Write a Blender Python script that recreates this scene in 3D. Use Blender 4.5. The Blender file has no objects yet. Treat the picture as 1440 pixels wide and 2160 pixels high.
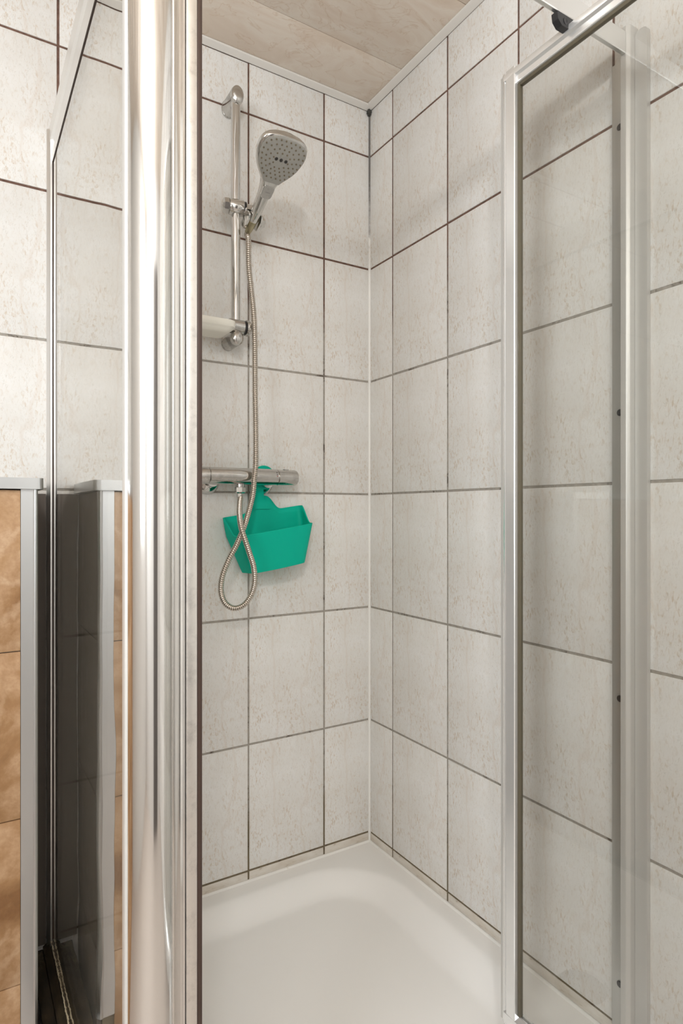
import bpy, bmesh, math, random
from mathutils import Vector, Matrix
random.seed(4)
S = bpy.context.scene
COL = S.collection

# ------------------------------------------------------------------ camera
YAW = 0.5507
cam_data = bpy.data.cameras.new('camera')
cam = bpy.data.objects.new('camera', cam_data); COL.objects.link(cam)
cam.location = (1.0339, 1.5244, 1.1477)
cam.rotation_euler = (math.pi/2, 0, math.pi - YAW)
cam_data.sensor_fit = 'VERTICAL'; cam_data.sensor_height = 36.0
cam_data.lens = 1308.26*36/2160
cam_data.clip_start = 0.02
S.camera = cam

# ------------------------------------------------------------------ world, lights, exposure
w = bpy.data.worlds.new('world'); S.world = w; w.use_nodes = True
w.node_tree.nodes['Background'].inputs[0].default_value = (0.85, 0.92, 1.0, 1)
w.node_tree.nodes['Background'].inputs[1].default_value = 0.8

def area(name, loc, target, sx, sy, power, color):
    l = bpy.data.lights.new(name, 'AREA'); l.shape = 'RECTANGLE'; l.size = sx; l.size_y = sy
    l.energy = power; l.color = color
    o = bpy.data.objects.new(name, l); COL.objects.link(o); o.location = loc
    d = Vector(target)-Vector(loc)
    o.rotation_euler = d.to_track_quat('-Z', 'Y').to_euler()
    return o
area('window_light', (2.165, 1.78, 1.60), (1.0, 1.78, 1.60), 0.66, 1.00, 27, (0.93, 0.97, 1.0))
pl = bpy.data.lights.new('fill_light', 'POINT'); pl.energy = 30; pl.shadow_soft_size = 0.06; pl.color = (1.0, 0.99, 0.975)
po = bpy.data.objects.new('fill_light', pl); COL.objects.link(po); po.location = (1.27, 2.00, 2.08)  # added fill light, brightens the ceiling and the inside of the shower
S.view_settings.view_transform = 'Standard'
S.view_settings.look = 'None'
S.view_settings.gamma = 1.0
S.view_settings.use_curve_mapping = False
S.view_settings.exposure = -0.04
try:
    S.cycles.max_bounces = 16; S.cycles.transparent_max_bounces = 24
    S.cycles.glossy_bounces = 8; S.cycles.diffuse_bounces = 6
    S.cycles.sample_clamp_indirect = 4.0
except Exception: pass

# ------------------------------------------------------------------ node helpers
def newmat(name):
    m = bpy.data.materials.new(name); m.use_nodes = True
    nt = m.node_tree
    return m, nt, nt.nodes['Principled BSDF']
def N(nt, t, **kw):
    n = nt.nodes.new(t)
    for k, v in kw.items():
        if k.startswith('i_'): n.inputs[k[2:].replace('_', ' ')].default_value = v
        else: setattr(n, k, v)
    return n
def L(nt, a, b): nt.links.new(a, b)
def ramp(nt, src, stops):
    r = nt.nodes.new('ShaderNodeValToRGB')
    e = r.color_ramp.elements
    while len(e) < len(stops): e.new(0.5)
    for el, (p, c) in zip(e, stops):
        el.position = p; el.color = (c, c, c, 1) if isinstance(c, (int, float)) else (*c, 1)
    L(nt, src, r.inputs[0]); return r
def mix(nt, fac, a, b):
    m = nt.nodes.new('ShaderNodeMix'); m.data_type = 'RGBA'
    for s, v in ((m.inputs[0], fac), (m.inputs[6], a), (m.inputs[7], b)):
        if hasattr(v, 'is_output') or isinstance(v, bpy.types.NodeSocket): L(nt, v, s)
        elif isinstance(v, (int, float)): s.default_value = v
        else: s.default_value = (*v, 1)
    return m.outputs[2]
def mth(nt, op, a, b=None):
    m = nt.nodes.new('ShaderNodeMath'); m.operation = op
    for s, v in ((m.inputs[0], a), (m.inputs[1], b)):
        if v is None: continue
        if isinstance(v, bpy.types.NodeSocket): L(nt, v, s)
        else: s.default_value = v
    return m.outputs[0]
def coords(nt, kind='Object', scale=(1, 1, 1)):
    tc = nt.nodes.new('ShaderNodeTexCoord'); mp = nt.nodes.new('ShaderNodeMapping')
    mp.inputs['Scale'].default_value = scale
    L(nt, tc.outputs[kind], mp.inputs[0]); return mp.outputs[0]
def noise(nt, vec, scale, detail=4, rough=0.55, dist=0.0):
    n = nt.nodes.new('ShaderNodeTexNoise'); L(nt, vec, n.inputs['Vector'])
    n.inputs['Scale'].default_value = scale; n.inputs['Detail'].default_value = detail
    n.inputs['Roughness'].default_value = rough; n.inputs['Distortion'].default_value = dist
    return n.outputs['Fac']
def world_z(nt):
    g = nt.nodes.new('ShaderNodeNewGeometry'); s = nt.nodes.new('ShaderNodeSeparateXYZ')
    L(nt, g.outputs['Position'], s.inputs[0]); return s.outputs[2], g.outputs['Position']

def metal(name, col, rough, bump=0.0, spots=0.0, metallic=1.0):
    m, nt, b = newmat(name)
    b.inputs['Base Color'].default_value = (*col, 1)
    b.inputs['Metallic'].default_value = metallic
    b.inputs['Roughness'].default_value = rough
    if spots:
        v = coords(nt); n = noise(nt, v, 90, 5, 0.7)
        r = ramp(nt, n, [(0.45, rough), (0.75, min(1, rough+spots))]); L(nt, r.outputs[0], b.inputs['Roughness'])
        c = ramp(nt, noise(nt, v, 60, 6, 0.75), [(0.5, col), (0.8, tuple(x*0.72 for x in col))]); L(nt, c.outputs[0], b.inputs['Base Color'])
    return m
def plastic(name, col, rough=0.4, var=True):
    m, nt, b = newmat(name)
    b.inputs['Base Color'].default_value = (*col, 1); b.inputs['Roughness'].default_value = rough
    n = noise(nt, coords(nt), 40, 3)
    if var: L(nt, ramp(nt, n, [(0.3, max(0, rough-0.05)), (0.7, rough+0.05)]).outputs[0], b.inputs['Roughness'])
    return m

# ------------------------------------------------------------------ materials
def wall_tile_mat():
    m, nt, b = newmat('cream_marbled_tile')
    v = coords(nt); vs = coords(nt, 'Object', (1.0, 1.0, 0.38))
    cloud = noise(nt, v, 11, 4, 0.6)
    base = ramp(nt, cloud, [(0.30, (0.71, 0.695, 0.665)), (0.52, (0.745, 0.74, 0.72)), (0.72, (0.775, 0.775, 0.765))]).outputs[0]
    patch = ramp(nt, noise(nt, vs, 16, 3, 0.6), [(0.42, 0.0), (0.62, 1.0)]).outputs[0]
    fleck = ramp(nt, noise(nt, vs, 190, 5, 0.66, 0.9), [(0.52, 0.0), (0.66, 1.0)]).outputs[0]
    f1 = mth(nt, 'MULTIPLY', fleck, mth(nt, 'ADD', mth(nt, 'MULTIPLY', patch, 0.68), 0.20))
    c1 = mix(nt, f1, base, (0.56, 0.455, 0.345))
    # fine grey squiggles
    fl2 = ramp(nt, noise(nt, vs, 260, 6, 0.7, 1.6), [(0.565, 0.0), (0.63, 1.0)]).outputs[0]
    p2 = ramp(nt, noise(nt, v, 22, 3, 0.6), [(0.38, 0.18), (0.62, 0.62)]).outputs[0]
    c2 = mix(nt, mth(nt, 'MULTIPLY', fl2, p2), c1, (0.47, 0.44, 0.385))
    # a few warm veins running slanted
    vv = nt.nodes.new('ShaderNodeTexWave'); vv.wave_type = 'BANDS'; vv.bands_direction = 'X'
    vv.inputs['Scale'].default_value = 3.1; vv.inputs['Distortion'].default_value = 9; vv.inputs['Detail'].default_value = 4
    vv.inputs['Detail Scale'].default_value = 1.6
    L(nt, coords(nt, 'Object', (1, 1, 0.45)), vv.inputs['Vector'])
    vein = ramp(nt, vv.outputs['Fac'], [(0.97, 0.0), (1.0, 0.18)]).outputs[0]
    c3 = mix(nt, vein, c2, (0.58, 0.46, 0.36))
    # slight difference from tile to tile
    oi = nt.nodes.new('ShaderNodeObjectInfo')
    hs = nt.nodes.new('ShaderNodeHueSaturation')
    L(nt, mth(nt, 'ADD', mth(nt, 'MULTIPLY', oi.outputs['Random'], 0.05), 0.975), hs.inputs['Value'])
    L(nt, c3, hs.inputs['Color']); L(nt, hs.outputs[0], b.inputs['Base Color'])
    b.inputs['Roughness'].default_value = 0.42
    bp = nt.nodes.new('ShaderNodeBump'); bp.inputs['Strength'].default_value = 0.08; bp.inputs['Distance'].default_value = 0.0012
    L(nt, noise(nt, v, 120, 4, 0.6), bp.inputs['Height']); L(nt, bp.outputs[0], b.inputs['Normal'])
    return m
M_TILE = wall_tile_mat()

def grout_mat():
    m, nt, b = newmat('stained_grout')
    z, pos = world_z(nt)
    n1 = noise(nt, pos, 9, 4, 0.65)
    n2 = noise(nt, pos, 60, 4, 0.7)
    g = ramp(nt, n2, [(0.3, (0.27, 0.245, 0.215)), (0.7, (0.40, 0.375, 0.335))]).outputs[0]
    br = ramp(nt, n2, [(0.3, (0.085, 0.045, 0.032)), (0.7, (0.20, 0.115, 0.085))]).outputs[0]
    up = mth(nt, 'ADD', mth(nt, 'MULTIPLY', mth(nt, 'SUBTRACT', z, 1.62), 1.9), n1)   # old brown stain towards the top
    fu = ramp(nt, up, [(0.50, 0.0), (0.78, 1.0)]).outputs[0]
    low = mth(nt, 'ADD', mth(nt, 'MULTIPLY', mth(nt, 'SUBTRACT', 0.42, z), 2.0), n1)
    fl = ramp(nt, low, [(0.50, 0.0), (0.75, 0.85)]).outputs[0]
    c = mix(nt, fu, g, br)
    c = mix(nt, fl, c, (0.13, 0.095, 0.045))
    st = ramp(nt, noise(nt, pos, 14, 5, 0.8), [(0.565, 0.0), (0.64, 0.85)]).outputs[0]
    c = mix(nt, st, c, (0.07, 0.05, 0.035))
    L(nt, c, b.inputs['Base Color']); b.inputs['Roughness'].default_value = 0.9
    return m
M_GROUT = grout_mat()

def silicone_mat(name, stain_low, stain_high, zthr=None):
    m, nt, b = newmat(name)
    z, pos = world_z(nt)
    n = noise(nt, pos, 30, 5, 0.75)
    f = ramp(nt, n, [(stain_low, 0.0), (stain_high, 1.0)]).outputs[0]
    c = mix(nt, f, (0.80, 0.795, 0.77), (0.46, 0.38, 0.26))
    if zthr:
        t = ramp(nt, mth(nt, 'ADD', mth(nt, 'MULTIPLY', mth(nt, 'SUBTRACT', z, zthr), 3.0), n), [(0.45, 0.0), (0.62, 0.55), (1.0, 0.95)]).outputs[0]
        c = mix(nt, t, c, (0.10, 0.095, 0.085))
    L(nt, c, b.inputs['Base Color']); b.inputs['Roughness'].default_value = 0.5
    return m
M_SIL_CORNER = silicone_mat('corner_silicone', 0.60, 0.9, 1.95)
M_SIL_TRAY = silicone_mat('tray_silicone', 0.62, 0.85)

def stained_tile_mat():
    # the narrow cut tiles above the tray, rubbed and stained
    m, nt, b = newmat('stained_cut_tile')
    v = coords(nt, 'Object', (0.35, 1, 1))
    a = ramp(nt, noise(nt, v, 45, 5, 0.7), [(0.35, (0.70, 0.67, 0.62)), (0.7, (0.58, 0.52, 0.44))]).outputs[0]
    f = ramp(nt, noise(nt, v, 90, 5, 0.8), [(0.60, 0.0), (0.68, 0.75)]).outputs[0]
    L(nt, mix(nt, f, a, (0.30, 0.22, 0.15)), b.inputs['Base Color']); b.inputs['Roughness'].default_value = 0.5
    return m
M_CUT = stained_tile_mat()

def brown_tile_mat():
    m, nt, b = newmat('brown_slate_tile')
    v = coords(nt)
    big = noise(nt, v, 5.5, 6, 0.62, 0.5)
    base = ramp(nt, big, [(0.34, (0.22, 0.11, 0.045)), (0.46, (0.36, 0.205, 0.095)), (0.56, (0.52, 0.34, 0.20)), (0.66, (0.42, 0.25, 0.12))]).outputs[0]
    wv = nt.nodes.new('ShaderNodeTexWave'); wv.bands_direction = 'DIAGONAL'
    wv.inputs['Scale'].default_value = 9; wv.inputs['Distortion'].default_value = 16; wv.inputs['Detail'].default_value = 5
    wv.inputs['Detail Scale'].default_value = 0.9; L(nt, v, wv.inputs['Vector'])
    gate = ramp(nt, noise(nt, v, 4, 2), [(0.50, 0.0), (0.60, 0.55)]).outputs[0]
    vein = mth(nt, 'MULTIPLY', ramp(nt, wv.outputs['Fac'], [(0.55, 0.0), (0.95, 1.0)]).outputs[0], gate)
    c = mix(nt, vein, base, (0.62, 0.44, 0.29))
    fine = ramp(nt, noise(nt, v, 110, 5, 0.7), [(0.35, 0.35), (0.60, 0.0)]).outputs[0]
    c = mix(nt, fine, c, (0.30, 0.15, 0.06))
    L(nt, c, b.inputs['Base Color']); b.inputs['Roughness'].default_value = 0.45
    return m
M_BROWN = brown_tile_mat()

def ceiling_mat():
    m, nt, b = newmat('beige_marbled_panel')
    z, pos = world_z(nt)
    mp = nt.nodes.new('ShaderNodeMapping'); mp.inputs['Scale'].default_value = (0.8, 1.3, 1); L(nt, pos, mp.inputs[0])
    a = noise(nt, mp.outputs[0], 6.5, 6, 0.6, 1.1)
    c = ramp(nt, a, [(0.30, (0.70, 0.59, 0.49)), (0.47, (0.76, 0.66, 0.565)), (0.56, (0.80, 0.725, 0.64)), (0.70, (0.75, 0.645, 0.55))]).outputs[0]
    r = ramp(nt, noise(nt, mp.outputs[0], 9, 5, 0.5, 1.8), [(0.485, 0.0), (0.50, 0.45), (0.515, 0.0)]).outputs[0]
    c = mix(nt, r, c, (0.60, 0.44, 0.31))
    L(nt, c, b.inputs['Base Color']); b.inputs['Roughness'].default_value = 0.22
    return m
M_CEIL = ceiling_mat()

M_CEILTRIM = plastic('cream_plastic_trim', (0.69, 0.665, 0.625), 0.35)
M_TRAY = plastic('white_acrylic', (0.83, 0.825, 0.81), 0.32, False)
M_PAINT = plastic('white_painted_wall', (0.76, 0.76, 0.755), 0.6)
M_CHROME = metal('chrome', (0.66, 0.655, 0.64), 0.08)
M_CHROME_OLD = metal('limescaled_chrome', (0.58, 0.565, 0.54), 0.14, spots=0.18)
M_POLISHED = metal('polished_aluminium', (0.80, 0.795, 0.78), 0.10)
M_SATIN = metal('satin_aluminium', (0.66, 0.68, 0.69), 0.33)
M_ALU_LIGHT = metal('light_aluminium', (0.82, 0.82, 0.81), 0.30)
M_DARKSEAL = plastic('dark_brown_seal', (0.045, 0.025, 0.018), 0.5)
M_OLIVESEAL = plastic('olive_grey_seal', (0.10, 0.085, 0.055), 0.5)
M_BLACK = plastic('black_plastic', (0.02, 0.02, 0.022), 0.35)
M_GREEN = plastic('teal_green_silicone', (0.0, 0.455, 0.32), 0.6)
M_GREEN.node_tree.nodes['Principled BSDF'].inputs['Specular IOR Level'].default_value = 0.18
M_WHITISH = metal('anodised_white_profile', (0.60, 0.595, 0.575), 0.42, metallic=0.35)
M_SPRAY = plastic('grey_spray_face', (0.36, 0.355, 0.33), 0.3)
M_NOZ = plastic('olive_nozzle', (0.20, 0.165, 0.11), 0.6)
M_NOZDARK = plastic('dark_nozzle', (0.03, 0.026, 0.022), 0.5)
M_BUTTON = plastic('grey_button', (0.40, 0.39, 0.37), 0.3)
M_CONE = metal('tarnished_nut', (0.42, 0.38, 0.26), 0.3, spots=0.3)
M_HOSE = metal('steel_hose', (0.60, 0.55, 0.49), 0.25)
M_RED = plastic('red_mark', (0.30, 0.01, 0.01), 0.5)

def grime_mat():
    m, nt, b = newmat('grimy_profile')
    v = coords(nt, 'Object', (1, 0.35, 1))
    c = ramp(nt, noise(nt, v, 22, 6, 0.75), [(0.35, (0.015, 0.011, 0.007)), (0.55, (0.05, 0.035, 0.018)), (0.68, (0.22, 0.18, 0.11)), (0.8, (0.45, 0.40, 0.30))]).outputs[0]
    L(nt, c, b.inputs['Base Color']); b.inputs['Roughness'].default_value = 0.55
    return m
M_GRIME = grime_mat()
M_SATINPOST = metal('satin_flange', (0.80, 0.78, 0.745), 0.40, spots=0.1)
M_DOORALU = metal('bright_door_aluminium', (0.87, 0.88, 0.88), 0.24, metallic=0.72)

def glass_mat(name, tint, f0, power, wavy=0.0, dirt=0.0):
    m, nt, b = newmat(name)
    out = nt.nodes['Material Output']; nt.nodes.remove(b)
    lw = nt.nodes.new('ShaderNodeLayerWeight'); lw.inputs['Blend'].default_value = 0.5
    p = mth(nt, 'POWER', lw.outputs['Facing'], power)
    f = mth(nt, 'ADD', mth(nt, 'MULTIPLY', p, 1-f0), f0)
    tr = nt.nodes.new('ShaderNodeBsdfTransparent'); tr.inputs[0].default_value = (*tint, 1)
    gl = nt.nodes.new('ShaderNodeBsdfGlossy'); gl.inputs['Roughness'].default_value = 0.0
    gl.inputs['Color'].default_value = (0.97, 0.97, 0.96, 1)
    if wavy:
        bp = nt.nodes.new('ShaderNodeBump'); bp.inputs['Strength'].default_value = 1.0; bp.inputs['Distance'].default_value = wavy
        n = noise(nt, coords(nt), 6.0, 1, 0.3); L(nt, n, bp.inputs['Height']); L(nt, bp.outputs[0], gl.inputs['Normal'])
    mx = nt.nodes.new('ShaderNodeMixShader'); L(nt, f, mx.inputs[0]); L(nt, tr.outputs[0], mx.inputs[1]); L(nt, gl.outputs[0], mx.inputs[2])
    sh = mx.outputs[0]
    if dirt:
        df = nt.nodes.new('ShaderNodeBsdfDiffuse'); df.inputs[0].default_value = (0.7, 0.68, 0.62, 1)
        dn = ramp(nt, noise(nt, coords(nt), 260, 3, 0.8), [(0.70, 0.0), (0.76, dirt)]).outputs[0]
        gate = ramp(nt, noise(nt, coords(nt), 7, 3, 0.6), [(0.45, 0.0), (0.65, 1.0)]).outputs[0]
        m2 = nt.nodes.new('ShaderNodeMixShader'); L(nt, mth(nt, 'MULTIPLY', dn, gate), m2.inputs[0]); L(nt, sh, m2.inputs[1]); L(nt, df.outputs[0], m2.inputs[2]); sh = m2.outputs[0]
    L(nt, sh, out.inputs[0])
    return m
M_GLASS = glass_mat('clear_glass', (0.90, 0.90, 0.89), 0.04, 5.0)
M_GLASS_SIDE = glass_mat('smoky_side_glass', (0.76, 0.745, 0.72), 0.05, 2.6, wavy=0.0009, dirt=0.5)
M_SEALCLEAR = glass_mat('clear_plastic_seal', (0.90, 0.89, 0.87), 0.06, 4.0)

def frosted_mat():
    m, nt, b = newmat('frosted_plastic')
    b.inputs['Base Color'].default_value = (0.88, 0.86, 0.78, 1)
    b.inputs['Roughness'].default_value = 0.35
    b.inputs['Transmission Weight'].default_value = 0.12
    b.inputs['IOR'].default_value = 1.3
    n = noise(nt, coords(nt), 25, 4); L(nt, ramp(nt, n, [(0.3, 0.28), (0.7, 0.45)]).outputs[0], b.inputs['Roughness'])
    return m
M_FROST = frosted_mat()

# ------------------------------------------------------------------ object helpers
def smooth_bm(bm, ang=35):
    bm.normal_update()
    for f in bm.faces: f.smooth = True
    for e in bm.edges:
        if len(e.link_faces) == 2:
            e.smooth = e.calc_face_angle(0) < math.radians(ang)
def obj(name, bm, m, parent=None, ang=35, kind=None, label=None, recalc=True):
    if recalc: bmesh.ops.recalc_face_normals(bm, faces=bm.faces)
    smooth_bm(bm, ang)
    me = bpy.data.meshes.new(name); bm.to_mesh(me); bm.free()
    me.materials.append(m)
    o = bpy.data.objects.new(name, me); COL.objects.link(o)
    if parent: o.parent = parent; o.matrix_parent_inverse = Matrix.Identity(4); o.location = -pw(parent)
    if kind: o['kind'] = kind
    if label: o['label'] = label
    return o
def pw(p):
    v = Vector((0, 0, 0))
    while p: v += p.location; p = p.parent
    return v
def thing(name, label, cat, loc=(0, 0, 0), group=None):
    o = bpy.data.objects.new(name, None); COL.objects.link(o); o.location = loc
    o.empty_display_size = 0.05
    o['label'] = label; o['category'] = cat
    if group: o['group'] = group
    return o
def box_into(bm, lo, hi, bev=0.0, mat=None):
    lo = Vector(lo); hi = Vector(hi)
    r = bmesh.ops.create_cube(bm, size=1.0)
    vs = r['verts']
    for v in vs:
        v.co = Vector(((v.co.x+.5)*(hi.x-lo.x)+lo.x, (v.co.y+.5)*(hi.y-lo.y)+lo.y, (v.co.z+.5)*(hi.z-lo.z)+lo.z))
    if bev:
        es = {e for v in vs for e in v.link_edges}
        r = bmesh.ops.bevel(bm, geom=list(es), offset=bev, segments=2, affect='EDGES', profile=0.5)
        vs = r['verts']
    return vs
def box(lo, hi, bev=0.0):
    bm = bmesh.new(); box_into(bm, lo, hi, bev); return bm
def extrude(bm, poly, z0, z1, fn=lambda x, y, z: (x, y, z)):
    """prism of the 2D polygon between z0 and z1, placed by fn"""
    a = [bm.verts.new(fn(x, y, z0)) for x, y in poly]
    b = [bm.verts.new(fn(x, y, z1)) for x, y in poly]
    n = len(poly)
    for i in range(n): bm.faces.new((a[i], a[(i+1) % n], b[(i+1) % n], b[i]))
    bm.faces.new(a[::-1]); bm.faces.new(b)
    return bm
def frame_from(axis, ref=Vector((0, 0, 1))):
    a = Vector(axis).normalized()
    if abs(a.dot(ref)) > 0.95: ref = Vector((1, 0, 0))
    x = ref.cross(a).normalized(); y = a.cross(x).normalized()
    return x, y, a
def lathe(bm, prof, origin, axis, n=32, sx=1.0, sy=1.0, x=None):
    """profile list of (radius, distance along axis)"""
    o = Vector(origin); X, Y, A = frame_from(axis)
    if x is not None:
        X = Vector(x).normalized(); Y = A.cross(X).normalized()
    rings = []
    for r, t in prof:
        if r < 1e-6: rings.append([bm.verts.new(o+A*t)])
        else: rings.append([bm.verts.new(o+A*t+X*(r*sx*math.cos(2*math.pi*k/n))+Y*(r*sy*math.sin(2*math.pi*k/n))) for k in range(n)])
    for a, b in zip(rings, rings[1:]):
        if len(a) == 1 and len(b) == 1: continue
        for k in range(n):
            k2 = (k+1) % n
            if len(a) == 1: bm.faces.new((a[0], b[k], b[k2]))
            elif len(b) == 1: bm.faces.new((a[k], b[0], a[k2]))
            else: bm.faces.new((a[k], b[k], b[k2], a[k2]))
    for r, f in ((rings[0], 1), (rings[-1], -1)):
        if len(r) > 1:
            try: bm.faces.new(r if f < 0 else r[::-1])
            except ValueError: pass
    return bm
def catmull(pts, step):
    pts = [Vector(p) for p in pts]
    P = [pts[0]*2-pts[1]]+pts+[pts[-1]*2-pts[-2]]
    dense = []
    for i in range(1, len(P)-2):
        for k in range(24):
            t = k/24
            a, b, c, d = P[i-1], P[i], P[i+1], P[i+2]
            dense.append(0.5*((2*b)+(c-a)*t+(2*a-5*b+4*c-d)*t*t+(3*b-a-3*c+d)*t**3))
    dense.append(P[-2])
    out = [dense[0]]; acc = 0
    for a, b in zip(dense, dense[1:]):
        d = (b-a).length
        while acc+d >= step:
            t = (step-acc)/d; a = a.lerp(b, t); out.append(a.copy()); d = (b-a).length; acc = 0
        acc += d
    return out
def sweep(bm, path, radf, n=12):
    X = None; rings = []
    for i, p in enumerate(path):
        t = (path[min(i+1, len(path)-1)]-path[max(i-1, 0)]).normalized()
        if X is None: X, Y, _ = frame_from(t)
        X = (X-t*X.dot(t)).normalized(); Y = t.cross(X)
        r = radf(i)
        rings.append([bm.verts.new(p+X*(r*math.cos(2*math.pi*k/n))+Y*(r*math.sin(2*math.pi*k/n))) for k in range(n)])
    for a, b in zip(rings, rings[1:]):
        for k in range(n): bm.faces.new((a[k], a[(k+1) % n], b[(k+1) % n], b[k]))
    bm.faces.new(rings[0][::-1]); bm.faces.new(rings[-1])
    return bm
def rounded_poly(pts, r, seg=5):
    out = []
    n = len(pts)
    for i in range(n):
        p = Vector(pts[i]); a = (Vector(pts[i-1])-p); b = (Vector(pts[(i+1) % n])-p)
        rr = min(r, a.length*0.45, b.length*0.45)
        s = p+a.normalized()*rr; e = p+b.normalized()*rr
        for k in range(seg+1):
            t = k/seg; out.append(tuple(s*(1-t)**2+p*2*t*(1-t)+e*t*t))
    return out

# ================================================================== THE ROOM
CEIL = 2.345
ROOMU, ROOMV = 2.20, 2.50
TT = 0.006                       # tile thickness; tile faces lie on the planes u = 0 and v = 0

M_FLOOR = plastic('pale_beige_floor', (0.52, 0.465, 0.425), 0.4)
floor = obj('floor', box((-0.1, -0.1, -0.06), (ROOMU+0.1, ROOMV+0.1, 0.0)), M_FLOOR, kind='structure')
wall_left = obj('wall_left', box((-0.10, -0.10, 0), (ROOMU+0.10, -0.0018, CEIL)), M_GROUT, kind='structure')
wall_right = obj('wall_right', box((-0.10, -0.0018, 0), (-0.0018, ROOMV+0.10, CEIL)), M_GROUT, kind='structure')
wall_rear = obj('wall_rear', box((-0.0018, ROOMV, 0), (ROOMU+0.10, ROOMV+0.10, CEIL)), M_PAINT, kind='structure')
bm = box((0.42, ROOMV-0.035, 0.003), (0.95, ROOMV-0.001, 2.02), 0.004)
dark_panel = obj('dark_reflection_panel', bm, plastic('dark_grey_panel', (0.14, 0.13, 0.125), 0.5), kind='structure')  # added unseen dark panel, gives post and chrome something dark to reflect
# the window wall, with an opening
WV0, WV1, WZ0, WZ1 = 1.43, 2.13, 1.08, 2.12
bm = bmesh.new()
box_into(bm, (ROOMU, -0.0018, 0), (ROOMU+0.1, WV0, CEIL)); box_into(bm, (ROOMU, WV1, 0), (ROOMU+0.1, ROOMV, CEIL))
box_into(bm, (ROOMU, WV0, 0), (ROOMU+0.1, WV1, WZ0)); box_into(bm, (ROOMU, WV0, WZ1), (ROOMU+0.1, WV1, CEIL))
obj('wall_window_side', bm, M_PAINT, kind='structure')
bm = bmesh.new()
for a, b in (((WV0, WZ0), (WV0+0.04, WZ1)), ((WV1-0.04, WZ0), (WV1, WZ1)), ((WV0, WZ0), (WV1, WZ0+0.04)), ((WV0, WZ1-0.04), (WV1, WZ1))):
    box_into(bm, (ROOMU+0.01, a[0], a[1]), (ROOMU+0.06, b[0], b[1]), 0.004)
obj('window_1', bm, plastic('white_window_frame', (0.8, 0.8, 0.8), 0.3), kind='structure')

# wall tiles: every tile its own object, alike tiles share one mesh
GAP = 0.0054
tile_cache = {}
def tile_mesh(wd, ht, mat, ox=0.0, oz=0.0, th=TT, gap=GAP, bev=0.0012):
    key = (round(wd, 4), round(ht, 4), mat.name, round(ox, 4), round(oz, 4), th)
    if key not in tile_cache:
        bm = box((ox+gap/2, -th, oz+gap/2), (ox+wd-gap/2, 0, oz+ht-gap/2))
        es = [e for e in bm.edges if all(abs(v.co.y) < 1e-6 for v in e.verts)]
        bmesh.ops.bevel(bm, geom=es, offset=bev, segments=2, affect='EDGES', profile=0.5)
        smooth_bm(bm, 50)
        me = bpy.data.meshes.new('tile'); bm.to_mesh(me); bm.free(); me.materials.append(mat); tile_cache[key] = me
    return tile_cache[key]
W, H = 0.2306, 1/3
colsA = [0.0, 0.1553, 0.3853] + [0.6160+W*k for k in range(8)]
colsA = [c for c in colsA if c < ROOMU-0.01]+[ROOMU]
colsB = [0.0, 0.1135, 0.3440] + [0.5752+W*k for k in range(10)]
colsB = [c for c in colsB if c < ROOMV-0.01]+[ROOMV]
rows = [0.2+H*k for k in range(7)]+[2.336]
TILT_A, TILT_B = -0.0022, 0.0013
def place_tiles(parent, cols, right):
    for i in range(len(cols)-1):
        c0, c1 = cols[i], cols[i+1]
        for j in range(len(rows)):
            if j == 0: z0, z1 = (0.1735 if c1 < 0.90 else 0.004), rows[0]
            else: z0, z1 = rows[j-1], rows[j]
            if not right and c0 > 0.90 and z1 < 1.21: continue
            wd, ht = c1-c0, z1-z0
            mat = M_CUT if (j == 0 and c1 < 0.90) else M_TILE
            full = wd > 0.22
            if full: wd = 0.2304
            oz = H-ht if j == 0 else 0.0
            jit = random.uniform(-0.0002, 0.0002)
            if not right:
                # local x = +u, y = +v
                ox = (W-wd) if i == 0 else 0.0
                me = tile_mesh(wd, ht, mat, ox, oz)
                o = bpy.data.objects.new('tile', me)
                o.location = (c0-ox, jit, z0-oz+TILT_A*c0)
            else:
                # local x = -v, y = +u
                ox = 0.0
                me = tile_mesh(wd, ht, mat, ox, oz)
                o = bpy.data.objects.new('tile', me)
                o.rotation_euler = (0, 0, -math.pi/2)
                o.location = (jit, c1, z0-oz+TILT_B*c0)
            COL.objects.link(o); o.parent = parent
place_tiles(wall_left, colsA, False)
place_tiles(wall_right, colsB, True)

# silicone in the corner and along the tray
bm = bmesh.new()
prof = [(-0.003, -0.003), (0.0042, -0.003), (0.0038, 0.0008), (0.0022, 0.0024), (0.0008, 0.0038), (-0.003, 0.0042)]
extrude(bm, prof, 0.17, 2.335)
obj('trim_1', bm, M_SIL_CORNER, kind='structure')
# dark mould pocket in the very top corner
bm = bmesh.new(); bmesh.ops.create_icosphere(bm, subdivisions=3, radius=1.0)
for v in bm.verts:
    k = 1+0.22*math.sin(v.co.x*9+v.co.z*7)*math.cos(v.co.y*8)
    v.co = Vector((0.004+v.co.x*0.008*k, 0.004+v.co.y*0.008*k, 2.329+v.co.z*0.011*k))
o = obj('mould_spot', bm, plastic('black_mould', (0.06, 0.058, 0.05), 0.9)); o['label'] = 'small black mould patch in the top corner under the ceiling trim'; o['category'] = 'mould'

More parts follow.
